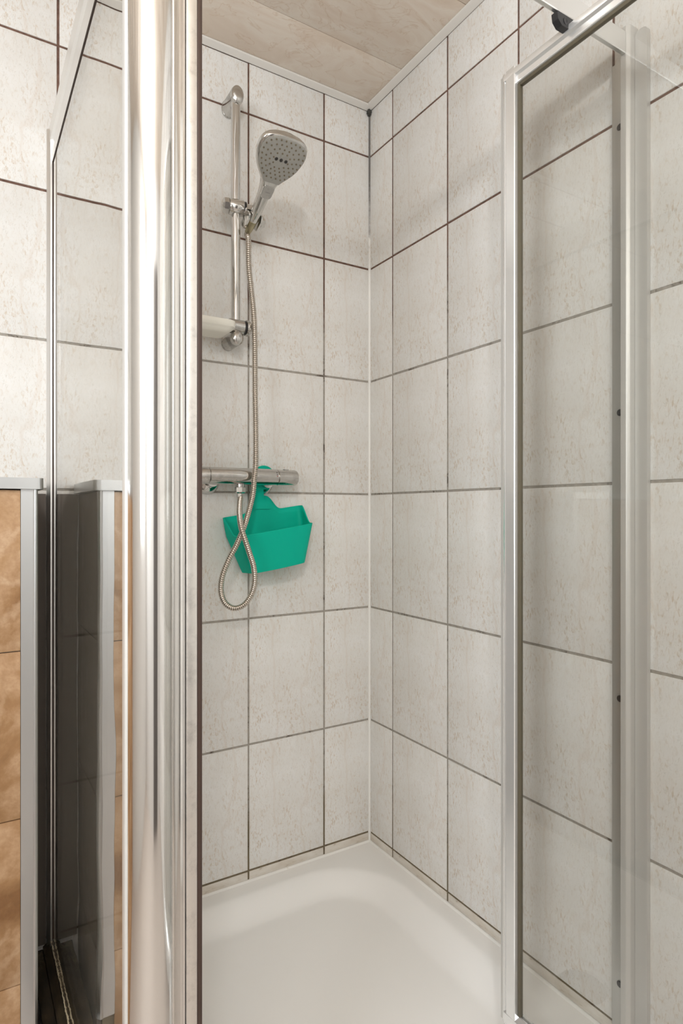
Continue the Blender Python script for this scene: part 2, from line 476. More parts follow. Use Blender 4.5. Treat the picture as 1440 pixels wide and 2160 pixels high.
# ceiling in long panels 25 cm wide, running along the left wall
ceiling = obj('ceiling', box((-0.1, -0.1, CEIL+0.008), (ROOMU+0.1, ROOMV+0.1, CEIL+0.06)), plastic('dark_ceiling_joint', (0.30, 0.22, 0.16), 0.8), kind='structure')
edges = [-0.07+0.25*k for k in range(12)]
for a, b in zip(edges, edges[1:]):
    lo, hi = max(a, 0)+0.0007, min(b, ROOMV)-0.0007
    if hi <= lo: continue
    bm = box((0.0, lo, CEIL), (ROOMU, hi, CEIL+0.009), 0.0009)
    obj('ceiling_panel', bm, M_CEIL, ceiling)
def coving(name, along_u, length):
    # flat plastic strip with a thin lip on the wall
    p = rounded_poly([(0.0, 2.3335), (0.0025, 2.3335), (0.0165, 2.3405), (0.0185, 2.3425), (0.0185, 2.3449), (0.0, 2.3449)], 0.001, 3)
    bm = bmesh.new()
    if along_u: extrude(bm, p, 0.0, length, lambda x, y, z: (z, x, y))
    else: extrude(bm, p, 0.0, length, lambda x, y, z: (x, z, y))
    return obj(name, bm, M_CEILTRIM, kind='structure')
coving('trim_2', True, ROOMU)
coving('trim_3', False, ROOMV)

# ================================================================== SHOWER TRAY
TR = 0.172; TS = 0.886
def tray_h(x, y):
    cx = cy = 0.443; hw = 0.398; r = 0.20
    qx, qy = abs(x-cx)-(hw-r), abs(y-cy)-(hw-r)
    sd = math.hypot(max(qx, 0), max(qy, 0))+min(max(qx, qy), 0)-r
    e = max(0.0, -sd)
    t = min(1.0, e/0.075); s = t*t*(3-2*t)
    z = TR-0.040*s
    z -= 0.012*min(1, e/0.40)
    return z
tray = thing('shower_tray', 'white acrylic square shower tray with rounded basin in the tiled corner', 'shower tray', (0.443, 0.443, 0.0))
bm = bmesh.new(); n = 150
g = [[bm.verts.new((TS*i/n, TS*j/n, tray_h(TS*i/n, TS*j/n))) for j in range(n+1)] for i in range(n+1)]
for i in range(n):
    for j in range(n): bm.faces.new((g[i][j], g[i+1][j], g[i+1][j+1], g[i][j+1]))
obj('basin', bm, M_TRAY, tray, ang=60)
bm = bmesh.new()
pl = [(0.0, 0.0), (TS, 0.0), (TS, TS), (0.0, TS)]
outer = rounded_poly([(0.0, 0.0), (TS+0.010, 0.0), (TS+0.010, TS+0.010), (0.0, TS+0.010)], 0.012, 4)
# skirt: sides below the rim
for (lo, hi) in (((TS-0.003, 0.0, 0.002), (TS+0.012, TS+0.012, TR-0.0005)), ((0.0, TS-0.003, 0.002), (TS-0.003, TS+0.012, TR-0.0005))):
    box_into(bm, lo, hi, 0.004)
obj('skirt', bm, M_TRAY, tray)
# drain, off frame towards the open side
bm = bmesh.new(); zc = tray_h(0.443, 0.60)
lathe(bm, [(0.0, 0.006), (0.030, 0.006), (0.052, 0.003), (0.057, -0.002)], (0.443, 0.66, zc), (0, 0, 1), 32)
obj('drain_cover', bm, M_CHROME, tray)
# silicone beads
for nm, fn in (('trim_4', lambda x, y, z: (z, x, y)), ('trim_5', lambda x, y, z: (x, z, y))):
    bm = bmesh.new()
    extrude(bm, [(-0.002, 0.1735), (0.0, TR-0.0005), (0.0048, TR-0.0003), (0.0030, TR+0.0018), (0.0010, TR+0.0036), (-0.002, TR+0.0040)], 0.0, TS+0.005, fn)
    obj(nm, bm, M_SIL_TRAY, kind='structure')

# ================================================================== LOW BROWN WALL (left)
M_END = plastic('gap_shade', (0.12, 0.10, 0.085), 0.6)  # dark tone paints the shade between half wall and side glass
half = thing('half_wall', 'low boxed-out wall in brown stone-look tiles with brushed metal edge trims, left of the shower', 'half wall', (1.55, 0.13, 0))
BU, BV, BT = 0.9135, 0.265, 1.189
obj('core', box((BU+0.007, 0.002, 0.002), (ROOMU-0.002, BV-0.007, BT-0.002)), M_GROUT, half)
zs = [0.003, 0.2931, 0.5924, 0.8960, BT-0.001]
us = [BU+0.0275, 1.50, 2.198]
def plain_tile(lo, hi, par, m=M_BROWN):
    return obj('brown_tile', box(lo, hi, 0.0006), m, par)
for a, b in zip(zs, zs[1:]):
    for c, d in zip(us, us[1:]):
        plain_tile((c+0.0006, BV-0.007, a+0.0009), (d-0.0006, BV-0.0005, b-0.0009), half)
    plain_tile((BU+0.0005, 0.012, a+0.0009), (BU+0.007, BV-0.012, b-0.0009), half, M_END)  # end face darkened in its colour, as it lies in shade
obj('gap_shade_strip', box((0.8725, 0.0005, 0.19), (BU-0.0015, 0.010, BT-0.001)), M_END, half, label='dark strip painting the shade in the gap beside the shower')  # added strip, paints the wall at the back of the gap shade-dark
# corner trim: a flat face to the room and a rolled edge
bm = bmesh.new()
cp = [(BU+0.0275, BV+0.0008), (BU+0.0275, BV-0.004), (BU+0.010, BV-0.006), (BU+0.006, BV-0.012), (BU-0.001, BV-0.012), (BU-0.001, BV-0.005),
      (BU-0.0003, BV-0.001), (BU+0.002, BV+0.0022), (BU+0.0045, BV+0.003), (BU+0.0065, BV+0.0020), (BU+0.0075, BV+0.0008)]
extrude(bm, cp, 0.172, BT)
obj('corner_trim', bm, M_SATIN, half)
bm = bmesh.new()
cap = rounded_poly([(BU-0.010, 0.004), (ROOMU-0.003, 0.004), (ROOMU-0.003, BV+0.010), (BU-0.010, BV+0.010)], 0.014, 6)
extrude(bm, cap, BT+0.0003, 1.2095)
obj('top_trim', bm, M_SATIN, half, label='flat brushed metal capping on top')

# ================================================================== SHOWER SCREEN (fixed frame)
screen = thing('shower_screen', 'fixed chrome-framed shower enclosure with smoky side glass and thick rounded corner post', 'shower enclosure', (0.855, 0.855, TR))
GU = 0.861                                   # outer face of the side glass
# corner post: rounded column, grooves, flat flange towards the opening
def arc(cx, cy, r, a0, a1, n):
    return [(cx+r*math.cos(math.radians(a0+(a1-a0)*k/n)), cy+r*math.sin(math.radians(a0+(a1-a0)*k/n))) for k in range(n+1)]
PC = (0.8595, 0.850)
bm = bmesh.new()
poly = arc(PC[0], PC[1], 0.0245, -60, 165, 44)
poly += [(PC[0]-0.0262, PC[1]+0.0095), (PC[0]-0.0282, PC[1]+0.0115), (PC[0]-0.0305, PC[1]+0.0110), (PC[0]-0.0325, PC[1]+0.0075), (PC[0]-0.0345, PC[1]+0.0075),
         (PC[0]-0.0352, PC[1]-0.0140), (PC[0]-0.010, PC[1]-0.018)]
extrude(bm, poly, TR+0.001, 2.003)
obj('corner_post', bm, M_POLISHED, screen, ang=20)
obj('flange', box((PC[0]-0.0475, PC[1]-0.0140, TR+0.001), (PC[0]-0.0355, PC[1]+0.0100, 2.003), 0.0008), M_SATINPOST, screen)
bm = box((PC[0]-0.0535, PC[1]-0.012, TR+0.001), (PC[0]-0.0477, PC[1]+0.0095, 1.955), 0.001)
obj('magnetic_seal', bm, M_DARKSEAL, screen, label='dark brown magnetic sealing strip')
bm = bmesh.new()
extrude(bm, rounded_poly([(0.872, 0.832), (0.8862, 0.832), (0.8862, 0.846), (0.872, 0.846)], 0.003, 3), TR+0.001, 2.0)
obj('clamping_strip', bm, M_WHITISH, screen)
# side glass
obj('glass_pane', box((GU-0.0055, 0.018, 0.205), (GU-0.0005, 0.838, 1.922)), M_GLASS_SIDE, screen, label='smoky reflective side glass pane')
# side top rail: stepped
bm = bmesh.new()
extrude(bm, [(GU-0.012, 1.918), (GU+0.0004, 1.918), (GU+0.0004, 1.962), (GU+0.0050, 1.966), (GU+0.0050, 2.000), (GU+0.002, 2.003), (GU-0.012, 2.003)], 0.005, 0.836, lambda x, y, z: (x, z, y))
obj('side_rail', bm, M_ALU_LIGHT, screen)
obj('rail_gasket', box((GU-0.0075, 0.014, 1.9155), (GU+0.0010, 0.838, 1.9182)), M_DARKSEAL, screen)
# side wall channel on the left wall
bm = bmesh.new()
extrude(bm, [(GU-0.016, 0.0005), (GU+0.010, 0.0005), (GU+0.010, 0.012), (GU+0.0045, 0.016), (GU+0.0045, 0.030), (GU+0.0005, 0.030), (GU+0.0005, 0.012), (GU-0.0065, 0.012), (GU-0.0065, 0.030), (GU-0.0105, 0.030), (GU-0.0105, 0.014), (GU-0.016, 0.012)], TR+0.002, 1.9965)
obj('wall_channel', bm, M_ALU_LIGHT, screen)
obj('channel_gasket', box((GU-0.0075, 0.0285, 0.21), (GU+0.0012, 0.0330, 1.918)), M_DARKSEAL, screen)
# bottom rail of the side, grimy
bm = bmesh.new()
extrude(bm, [(GU-0.014, TR+0.001), (GU+0.017, TR+0.001), (GU+0.017, TR+0.010), (GU+0.004, TR+0.020), (GU+0.003, 0.204), (GU-0.010, 0.204), (GU-0.014, TR+0.018)], 0.003, 0.836, lambda x, y, z: (x, z, y))
obj('bottom_rail', bm, M_GRIME, screen, label='blackened grimy bottom rail')
obj('grimy_ledge', box((GU+0.0172, 0.004, TR+0.0004), (TS+0.016, 0.836, TR+0.006), 0.002), M_GRIME, screen)
bm = bmesh.new()
path = [Vector((GU+0.0025+0.0008*random.uniform(-1, 1), 0.02+0.004*k, 0.2035+0.0007*random.uniform(-1, 1))) for k in range(203)]
sweep(bm, path, lambda i: 0.0011+0.0009*random.random()*(1 if math.sin(i*0.11) > -0.3 else 0.2), 6)
obj('limescale_crust', bm, plastic('limescale', (0.42, 0.35, 0.24), 0.7), screen, label='pale limescale crust on the rail edge')
# front top rail
bm = bmesh.new()
extrude(bm, [(0.843, 1.963), (0.8490, 1.963), (0.8500, 1.9645), (0.8505, 2.000), (0.8485, 2.003), (0.838, 2.003), (0.838, 1.968)], 0.028, 0.836, lambda x, y, z: (z, x, y))
obj('front_rail', bm, M_ALU_LIGHT, screen, ang=25)
# pivot block under the rail
bm = bmesh.new()
extrude(bm, rounded_poly([(0.160, 1.9625), (0.209, 1.9625), (0.207, 1.950), (0.198, 1.9425), (0.172, 1.9425)], 0.0010, 2), 0.838, 0.850, lambda x, y, z: (x, z, y))
pv = obj('pivot_block', bm, M_BLACK, screen, label='black pivot block')
bm = bmesh.new(); lathe(bm, [(0.0055, 0.0), (0.0055, 0.0008), (0.0045, 0.0012), (0.0030, 0.0006), (0.0, 0.0004)], (0.189, 0.850, 1.9525), (0, 1, 0), 20)
obj('screw', bm, M_BLACK, pv)
# channel on the right wall
bm = bmesh.new()
extrude(bm, rounded_poly([(0.0005, 0.8175), (0.0205, 0.8175), (0.0205, 0.8385), (0.0005, 0.8385)], 0.001, 2), TR+0.002, 1.960)
obj('wall_channel', bm, metal('shaded_aluminium', (0.60, 0.61, 0.60), 0.38), screen)
bm = bmesh.new()
extrude(bm, rounded_poly([(0.0005, 0.8390), (0.0275, 0.8390), (0.0275, 0.8500), (0.0225, 0.8560), (0.0005, 0.8560)], 0.0015, 3), TR+0.002, 2.012)
obj('channel_cover', bm, M_WHITISH, screen)
bm = bmesh.new()
pts = rounded_poly([(0.8563, TR+0.003), (0.8790, TR+0.003), (0.8790, 2.002), (0.8563, 2.002)], 0.010, 6)
extrude(bm, pts, 0.0005, 0.0105, lambda x, y, z: (z, x, y))
obj('cover_flange', bm, M_WHITISH, screen)
for z in (1.842, 1.327, 0.811, 0.296):
    bm = bmesh.new()
    lathe(bm, [(0.0, -0.004), (0.0025, -0.004), (0.0045, 0.0), (0.0062, 0.0010), (0.0050, 0.0022), (0.0, 0.0028)], (0.0205, 0.8340, z), (1, 0, 0), 20)
    obj('screw', bm, M_BLACK, screen)
# bottom threshold on the front
bm = bmesh.new()
extrude(bm, [(0.842, TR+0.0008), (0.872, TR+0.0008), (0.872, TR+0.006), (0.862, TR+0.012), (0.850, TR+0.012), (0.842, TR+0.006)], 0.030, 0.834, lambda x, y, z: (z, x, y))
obj('threshold', bm, M_ALU_LIGHT, screen)

# ================================================================== OPEN DOOR (right)
door = thing('shower_door', 'framed clear glass shower door standing open, swung edge-on to the right wall', 'shower door', (0.169, 0.850, 0.205))
DU = 0.169
DZ0, DZ1 = 0.205, 1.955
D0, D1 = 0.6945, 1.455
def stile(v0, sgn):
    # cross-section in (u, v): faces the camera side (+u) with a rounded nose and two steps
    p = [(DU-0.006, 0.0), (DU+0.004, 0.0), (DU+0.0075, 0.0015), (DU+0.0100, 0.0055), (DU+0.0110, 0.0095), (DU+0.0085, 0.0110), (DU+0.0085, 0.0125),
         (DU+0.0120, 0.0140), (DU+0.0125, 0.0335), (DU+0.0115, 0.0348), (DU+0.0045, 0.0350), (DU-0.006, 0.0350)]
    return [(a, v0+sgn*b) for a, b in p]
bm = bmesh.new(); extrude(bm, stile(D0+0.004, 1), DZ0, DZ1)
obj('stile', bm, M_DOORALU, door, ang=25)
bm = bmesh.new(); extrude(bm, stile(D1, -1), DZ0, DZ1)
obj('stile', bm, M_DOORALU, door, ang=25)
bm = bmesh.new()
prof = [(DU-0.006, DZ1), (DU+0.004, DZ1), (DU+0.0085, DZ1-0.0010), (DU+0.0120, DZ1-0.0040), (DU+0.0130, DZ1-0.0100), (DU+0.0120, DZ1-0.0150),
        (DU+0.0075, DZ1-0.0185), (DU+0.0065, DZ1-0.0270), (DU+0.0080, DZ1-0.0300), (DU+0.0045, DZ1-0.0315), (DU-0.006, DZ1-0.0315)]
extrude(bm, prof, D0+0.012, D1-0.002, lambda x, y, z: (x, z, y))
obj('top_rail', bm, M_DOORALU, door, ang=25)
bm = bmesh.new()
prof = [(DU-0.006, DZ0), (DU+0.010, DZ0), (DU+0.0125, DZ0+0.003), (DU+0.0125, DZ0+0.022), (DU+0.006, DZ0+0.030), (DU-0.006, DZ0+0.030)]
extrude(bm, prof, D0+0.012, D1-0.002, lambda x, y, z: (x, z, y))
obj('bottom_rail', bm, M_DOORALU, door, ang=25)
GZ0, GZ1, GV0, GV1 = DZ0+0.030, DZ1-0.0315, D0+0.0392, D1-0.0325
obj('glass_pane', box((DU-0.002, GV0, GZ0), (DU+0.003, GV1, GZ1)), M_GLASS, door)
obj('gasket', box((DU-0.0024, GV0-0.0002, GZ0), (DU+0.0058, GV0+0.0062, GZ1), 0.001), M_OLIVESEAL, door, label='dark olive gasket along the glass')
obj('gasket', box((DU-0.0024, GV0+0.0064, GZ1-0.0062), (DU+0.0058, GV1, GZ1+0.0002), 0.001), M_OLIVESEAL, door, label='dark olive gasket along the glass')
# clear strip on the free edge
bm = bmesh.new(); extrude(bm, rounded_poly([(DU-0.004, D0-0.0055), (DU+0.0015, D0-0.0055), (DU+0.0015, D0+0.0045), (DU-0.004, D0+0.0045)], 0.001, 2), DZ0-0.004, DZ1+0.004)
obj('edge_seal', bm, M_WHITISH, door)

# ================================================================== RISER RAIL
BARU, BARV = 0.4445, 0.056
rail = thing('shower_rail', 'vertical chrome riser rail on the left wall holding the hand shower', 'shower rail', (BARU, 0.0, 1.56))
bm = bmesh.new(); lathe(bm, [(0.0118, 0), (0.0118, 0.595)], (BARU, BARV, 1.594), (0, 0, 1), 32)
obj('pole', bm, M_CHROME, rail)
def bracket(z, sx, sz):
    bm = bmesh.new()
    prof = [(0.0165, 0.0), (0.0165, 0.004), (0.0158, 0.0048), (0.0158, 0.058), (0.0163, 0.0588), (0.0163, 0.066), (0.0150, 0.0715), (0.011, 0.0752), (0.005, 0.0765), (0.0, 0.0767)]
    lathe(bm, prof, (BARU, 0.0004, z), (0, 1, 0), 36, sx=sx, sy=sz, x=(1, 0, 0))
    obj('bracket', bm, M_CHROME_OLD, rail)
bracket(2.190, 1.03, 1.42)
bracket(1.5825, 1.05, 1.12)

# slider on the rail: cylinder across, hexagonal knob, cradle for the handle
ex = Vector((-0.984, 0.18, 0)).normalized(); eo = Vector((0.18, 0.984, 0)).normalized(); up = Vector((0, 0, 1))
SC = Vector((BARU, BARV+0.004, 1.912))
bm = bmesh.new()
lathe(bm, [(0.0185, -0.018), (0.0195, -0.0165), (0.0195, 0.016), (0.0185, 0.0175)], SC, ex, 32)
sl = obj('slider', bm, M_CHROME, rail)
bm = bmesh.new()
lathe(bm, [(0.015, -0.0345), (0.0195, -0.031), (0.0200, -0.020), (0.0185, -0.0183)], SC, ex, 8)
obj('knob', bm, M_CHROME, sl, ang=20)
bm = bmesh.new()
lathe(bm, [(0.0165, 0.0177), (0.0165, 0.024)], SC, ex, 32); obj('collar', bm, M_BLACK, sl)

# hand-shower axis
A_ROLL, A_TILT = math.radians(10.3), math.radians(57)
e1 = (math.sin(A_ROLL)*ex+math.cos(A_ROLL)*(math.sin(A_TILT)*eo+math.cos(A_TILT)*up)).normalized()
fn_ = (math.cos(A_TILT)*eo-math.sin(A_TILT)*up); fn_ = (fn_-e1*fn_.dot(e1)).normalized()
e2 = fn_.cross(e1).normalized()
if e2.dot(ex) < 0: e2 = -e2
TW = math.radians(9)
fn_, e2 = (fn_*math.cos(TW)+e2*math.sin(TW)).normalized(), (e2*math.cos(TW)-fn_*math.sin(TW)).normalized()
P0 = Vector((0.4092, 0.085, 1.8815))
def hs(x, y, n): return P0+e2*x+e1*y+fn_*n
# cradle: two cheeks around the cone, joined behind
cr = bmesh.new()
for sgn in (-1, 1):
    extrude(cr, rounded_poly([(-0.014, -0.030), (0.010, -0.026), (0.014, 0.004), (0.006, 0.016), (-0.016, 0.012)], 0.004, 4), sgn*0.0150, sgn*0.0195,
            lambda x, y, z: tuple(hs(z, y, x)))
extrude(cr, rounded_poly([(-0.0195, -0.014), (0.0195, -0.014), (0.0195, 0.014), (-0.0195, 0.014)], 0.003, 3), -0.0200, -0.0150, lambda x, y, z: tuple(hs(x, y, z)))
obj('cradle', cr, M_CHROME, sl)
bm = bmesh.new(); lathe(bm, [(0.0150, 0.0), (0.0165, 0.002), (0.0165, 0.009), (0.0145, 0.0115)], hs(0.0197, -0.008, -0.004), e2, 6)
obj('cradle_knob', bm, M_CHROME, sl, ang=20)
bm = bmesh.new(); lathe(bm, [(0.0125, 0.022), (0.0125, 0.040)], SC, ex, 24); obj('joint', bm, M_CHROME, sl)

# ================================================================== HAND SHOWER
hand = thing('hand_shower', 'chrome hand shower with a large grey spray face resting in the rail slider', 'shower head', tuple(P0))
# lofted body: y along the handle, half width, half thickness, depth offset
sec = [(-0.004, 0.0118, 0.0118, 0.0), (0.0, 0.0130, 0.0130, 0.0), (0.030, 0.0137, 0.0137, 0.0), (0.060, 0.0148, 0.0140, 0.0), (0.078, 0.0170, 0.0138, 0.0), (0.090, 0.0215, 0.0130, 0.0),
       (0.100, 0.0285, 0.0122, 0.0), (0.110, 0.0370, 0.0118, 0.0), (0.122, 0.0460, 0.0115, 0.0), (0.135, 0.0530, 0.0113, 0.0), (0.150, 0.0580, 0.0112, 0.0), (0.163, 0.0610, 0.0112, 0.0),
       (0.175, 0.0612, 0.0112, 0.0), (0.186, 0.0585, 0.0112, 0.0), (0.194, 0.0530, 0.0111, 0.0), (0.1995, 0.0450, 0.0110, 0.0), (0.2035, 0.0330, 0.0108, 0.0), (0.2055, 0.0160, 0.0104, 0.0)]
sec = [(y*1.087 if y < 0.09 else y+0.013, a, b, c) for y, a, b, c in sec]
HC = 0.163
bm = bmesh.new(); rings = []; n = 40
for y, wx, th, off in sec:
    ring = []
    for k in range(n):
        a = 2*math.pi*k/n; c, s = math.cos(a), math.sin(a)
        blend = min(1, max(0, (y-0.06)/0.05)); pw_ = 2+1.2*blend
        x = wx*math.copysign(abs(c)**(2/pw_), c); t = th*math.copysign(abs(s)**(2/pw_), s)
        if t < 0: t *= 1+0.15*blend
        ring.append(bm.verts.new(hs(x, y, t+off)))
    rings.append(ring)
for a, b in zip(rings, rings[1:]):
    for k in range(n): bm.faces.new((a[k], a[(k+1) % n], b[(k+1) % n], b[k]))
bm.faces.new(rings[0][::-1]); bm.faces.new(rings[-1])
obj('body', bm, M_CHROME, hand, ang=50)
def outline(scale, y0=0.099):
    pts = []
    ss = [s for s in sec if s[0] >= y0]
    for y, wx, th, off in ss: pts.append((wx*scale, HC+(y-HC)*scale))
    for y, wx, th, off in reversed(ss): pts.append((-wx*scale, HC+(y-HC)*scale))
    return pts
bm = bmesh.new()
lev = [(0.93, 0.0100), (0.93, 0.0122), (0.915, 0.0130), (0.80, 0.0136), (0.45, 0.0139)]
rs = [[bm.verts.new(hs(x, y, h)) for x, y in outline(s)] for s, h in lev]
for a, b in zip(rs, rs[1:]):
    m_ = len(a)
    for k in range(m_): bm.faces.new((a[k], a[(k+1) % m_], b[(k+1) % m_], b[k]))
bm.faces.new(rs[-1]); bm.faces.new(rs[0][::-1])
face = obj('spray_face', bm, M_SPRAY, hand, label='grey spray face with rows of rubber nozzles')
def noz(x, y, r, h, m, nm='nozzle'):
    bm = bmesh.new(); lathe(bm, [(r, -0.001), (r*1.0, h*0.5), (r*0.75, h), (r*0.40, h*0.92), (0.0, h*0.6)], hs(x, y, 0.0134), fn_, 10)
    obj(nm, bm, m, face)
for s, cnt in ((0.84, 26), (0.66, 20), (0.49, 15), (0.33, 10)):
    pts = [Vector((x, y, 0)) for x, y in outline(s, 0.106)]
    pts.append(pts[0]); ds = [(b-a).length for a, b in zip(pts, pts[1:])]; tot = sum(ds)
    for k in range(cnt):
        d = (k+0.5)*tot/cnt; i = 0
        while d > ds[i]: d -= ds[i]; i += 1
        p = pts[i].lerp(pts[i+1], d/ds[i]); noz(p.x, p.y, 0.0021, 0.0018, M_NOZ)
for x in (-0.0125, 0.0, 0.0125): noz(x, HC+0.003, 0.0042, 0.0015, M_NOZDARK)
bm = bmesh.new()
bp = rounded_poly([(-0.0125, 0.0680), (0.0125, 0.0680), (0.0135, 0.0985), (-0.0135, 0.0985)], 0.008, 5)
extrude(bm, bp, 0.0118, 0.0150, lambda x, y, z: tuple(hs(x, y, z)))
obj('button', bm, M_BUTTON, hand, label='grey oval select button')
bm = bmesh.new()
extrude(bm, rounded_poly([(-0.0140, 0.0665), (0.0140, 0.0665), (0.0150, 0.1000), (-0.0150, 0.1000)], 0.009, 5), 0.0100, 0.0136, lambda x, y, z: tuple(hs(x, y, z)))
obj('button_rim', bm, M_CHROME, hand)
fc = bpy.data.curves.new('button_text', 'FONT'); fc.body = 'Select'; fc.size = 0.0055; fc.align_x = 'CENTER'; fc.align_y = 'CENTER'; fc.extrude = 0.0001
fo = bpy.data.objects.new('button_text', fc); COL.objects.link(fo)
dg = bpy.context.evaluated_depsgraph_get(); me = bpy.data.meshes.new_from_object(fo.evaluated_get(dg)); bpy.data.objects.remove(fo)
tx = bpy.data.objects.new('lettering', me); COL.objects.link(tx); me.materials.clear(); me.materials.append(plastic('dim_print', (0.22, 0.21, 0.20), 0.5))
for v in me.vertices: v.co = hs(v.co.x, 0.084+v.co.y, 0.01502+v.co.z)
tx.parent = hand; tx.location = -Vector(hand.location)

# ================================================================== HOSE (one long steel-wound tube)
cu, cv, cz = cam.location; f_px = 1308.26
sy_, cy_ = math.sin(YAW), math.cos(YAW)
def at(x, y, v):
    """point in the vertical plane v (metres out from the left wall) measured on the photo"""
    k = (x-720)/f_px
    du, dv, dz = -sy_-cy_*k, -cy_+sy_*k, (1080-y)/f_px
    t = (v-cv)/dv
    return Vector((cu+du*t, v, cz+dz*t))
hose = thing('shower_hose', 'metal-wound shower hose hanging from the hand shower and looping below the mixer', 'hose', (0.43, 0.09, 1.0))
cone0 = hs(0, -0.004, 0); cone1 = hs(0, -0.032, 0)
top = [cone1+e1*0.004, hs(0, -0.045, 0)]
pts = top+[at(523.5, 505, 0.070), at(524.6, 562, 0.068), at(529.8, 612, 0.072), at(535, 664, 0.078), at(537, 716, 0.084), at(537.7, 820, 0.090), at(539, 904, 0.092),
           at(539, 977, 0.094), at(536, 1010, 0.095), at(533, 1044, 0.100), at(524.6, 1079, 0.112), at(514.5, 1112, 0.124), at(499.6, 1148, 0.130), at(483, 1179, 0.128), at(468.5, 1217, 0.118),
           at(466, 1248, 0.108), at(474.6, 1272, 0.102), at(493, 1283, 0.102), at(514, 1276, 0.108), at(530, 1254, 0.118), at(537, 1227, 0.130), at(535, 1196, 0.140), at(527, 1169, 0.147),
           at(518, 1142, 0.150), at(509, 1114, 0.142), at(505, 1085, 0.115), at(505.5, 1062, 0.086), at(507, 1050, 0.068)]
path = catmull(pts, 0.00125)
bm = bmesh.new()
sweep(bm, path, lambda i: (0.0053, 0.0070, 0.0072, 0.0069)[i % 4], 12)
obj('hose_tube', bm, M_HOSE, hose, ang=80, recalc=False)
bm = bmesh.new(); lathe(bm, [(0.0122, 0.0), (0.0118, -0.006), (0.0095, -0.026), (0.0082, -0.030), (0.0074, -0.036)], cone0, e1, 28)
obj('cone_nut', bm, M_CONE, hose, label='tarnished conical nut in the cradle')
NUT = Vector((0.4345, 0.060, 1.2035))
bm = bmesh.new(); lathe(bm, [(0.0098, 0.008), (0.0140, 0.006), (0.0140, -0.006), (0.0098, -0.009), (0.0080, -0.0095), (0.0080, -0.020)], NUT, (0, 0, 1), 6)
obj('hex_nut', bm, M_CHROME, hose, ang=20)

# ================================================================== SOAP DISH on the rail
soap = thing('soap_dish', 'frosted plastic soap dish clamped to the foot of the riser rail', 'soap dish', (BARU, BARV, 1.60))
CC = Vector((BARU, BARV+0.002, 1.6135))
bm = bmesh.new(); lathe(bm, [(0.0155, -0.020), (0.0178, -0.018), (0.0178, 0.0185), (0.0165, 0.0195)], CC, (-1, 0, 0), 32)
obj('clamp', bm, M_CHROME_OLD, soap)
bm = bmesh.new(); lathe(bm, [(0.0172, 0.0195), (0.0172, 0.0235)], CC, (-1, 0, 0), 32); obj('washer', bm, M_BLACK, soap)
bm = bmesh.new()
X, Y, A = frame_from((-1, 0, 0)); rings = []
for r, t in ((0.0150, 0.0236), (0.0195, 0.0250), (0.0200, 0.0330), (0.0170, 0.0375), (0.0, 0.0380)):
    if r == 0: rings.append([bm.verts.new(CC+A*t)]); continue
    rings.append([bm.verts.new(CC+A*t+(X*math.cos(2*math.pi*k/48)+Y*math.sin(2*math.pi*k/48))*r*(1-0.07*max(0, math.cos(8*2*math.pi*k/48))))for k in range(48)])
for a, b in zip(rings, rings[1:]):
    for k in range(48):
        if len(b) == 1: bm.faces.new((a[k], b[0], a[(k+1) % 48]))
        else: bm.faces.new((a[k], b[k], b[(k+1) % 48], a[(k+1) % 48]))
bm.faces.new(rings[0])
obj('clamp_knob', bm, M_CHROME_OLD, soap)
bm = bmesh.new()
out = rounded_poly([(0.464, 0.030), (0.588, 0.030), (0.588, 0.118), (0.464, 0.118)], 0.022, 8)
cxs, cvs = 0.526, 0.074
def sc(p, s): return (cxs+(p[0]-cxs)*s, cvs+(p[1]-cvs)*s)
lv = [(0.55, 1.5800), (0.74, 1.5812), (0.88, 1.5880), (0.95, 1.5925), (1.0, 1.5940), (1.0, 1.6090), (0.965, 1.6098), (0.955, 1.6090), (0.93, 1.5960), (0.80, 1.5880), (0.55, 1.5845)]
rs = [[bm.verts.new((*sc(p, s), z)) for p in out] for s, z in lv]
for a, b in zip(rs, rs[1:]):
    for k in range(len(a)): bm.faces.new((a[k], a[(k+1) % len(a)], b[(k+1) % len(a)], b[k]))
bm.faces.new(rs[0][::-1]); bm.faces.new(rs[-1])
obj('dish', bm, M_FROST, soap, ang=60)

# ================================================================== THERMOSTATIC MIXER
MV, MZ, MR = 0.060, 1.2375, 0.0212
mixer = thing('shower_mixer', 'horizontal chrome bar shower mixer with round end knobs on the left wall', 'shower mixer', (0.425, 0.0, MZ))
def bar(name, u0, u1, prof_r, m=M_CHROME_OLD):
    bm = bmesh.new(); n_ = len(prof_r)
    lathe(bm, prof_r, (0.0, MV, MZ), (1, 0, 0), 40); return obj(name, bm, m, mixer)
bar('body', 0, 0, [(0.0195, 0.3335), (0.0207, 0.3350), (0.0207, 0.346), (0.0212, 0.352), (0.0212, 0.497), (0.0207, 0.503), (0.0207, 0.5155), (0.0195, 0.517)])
bar('control_knob', 0, 0, [(0.0, 0.2755), (0.0150, 0.2755), (0.0190, 0.2775), (0.0205, 0.2815), (0.0207, 0.3320), (0.0195, 0.3330)])
bar('control_knob', 0, 0, [(0.0195, 0.5175), (0.0207, 0.5185), (0.0205, 0.568), (0.0190, 0.5725), (0.0150, 0.5745), (0.0, 0.5745)])
bm = box((0.300, MV-0.006, MZ+0.0195), (0.314, MV+0.006, MZ+0.0228), 0.0015); obj('stop_button', bm, M_CHROME, mixer)
for dz, r, m in ((0.0115, 0.0011, M_BLACK), (0.006, 0.0011, M_BLACK), (0.002, 0.0012, M_RED)):
    bm = bmesh.new(); a = math.asin(dz/MR); lathe(bm, [(r, -0.0005), (r, 0.0003), (0, 0.0004)], (0.3400, MV+MR*math.cos(a)*0.985, MZ+dz), (0, math.cos(a), math.sin(a)), 10)
    obj('scale_mark', bm, m, mixer)
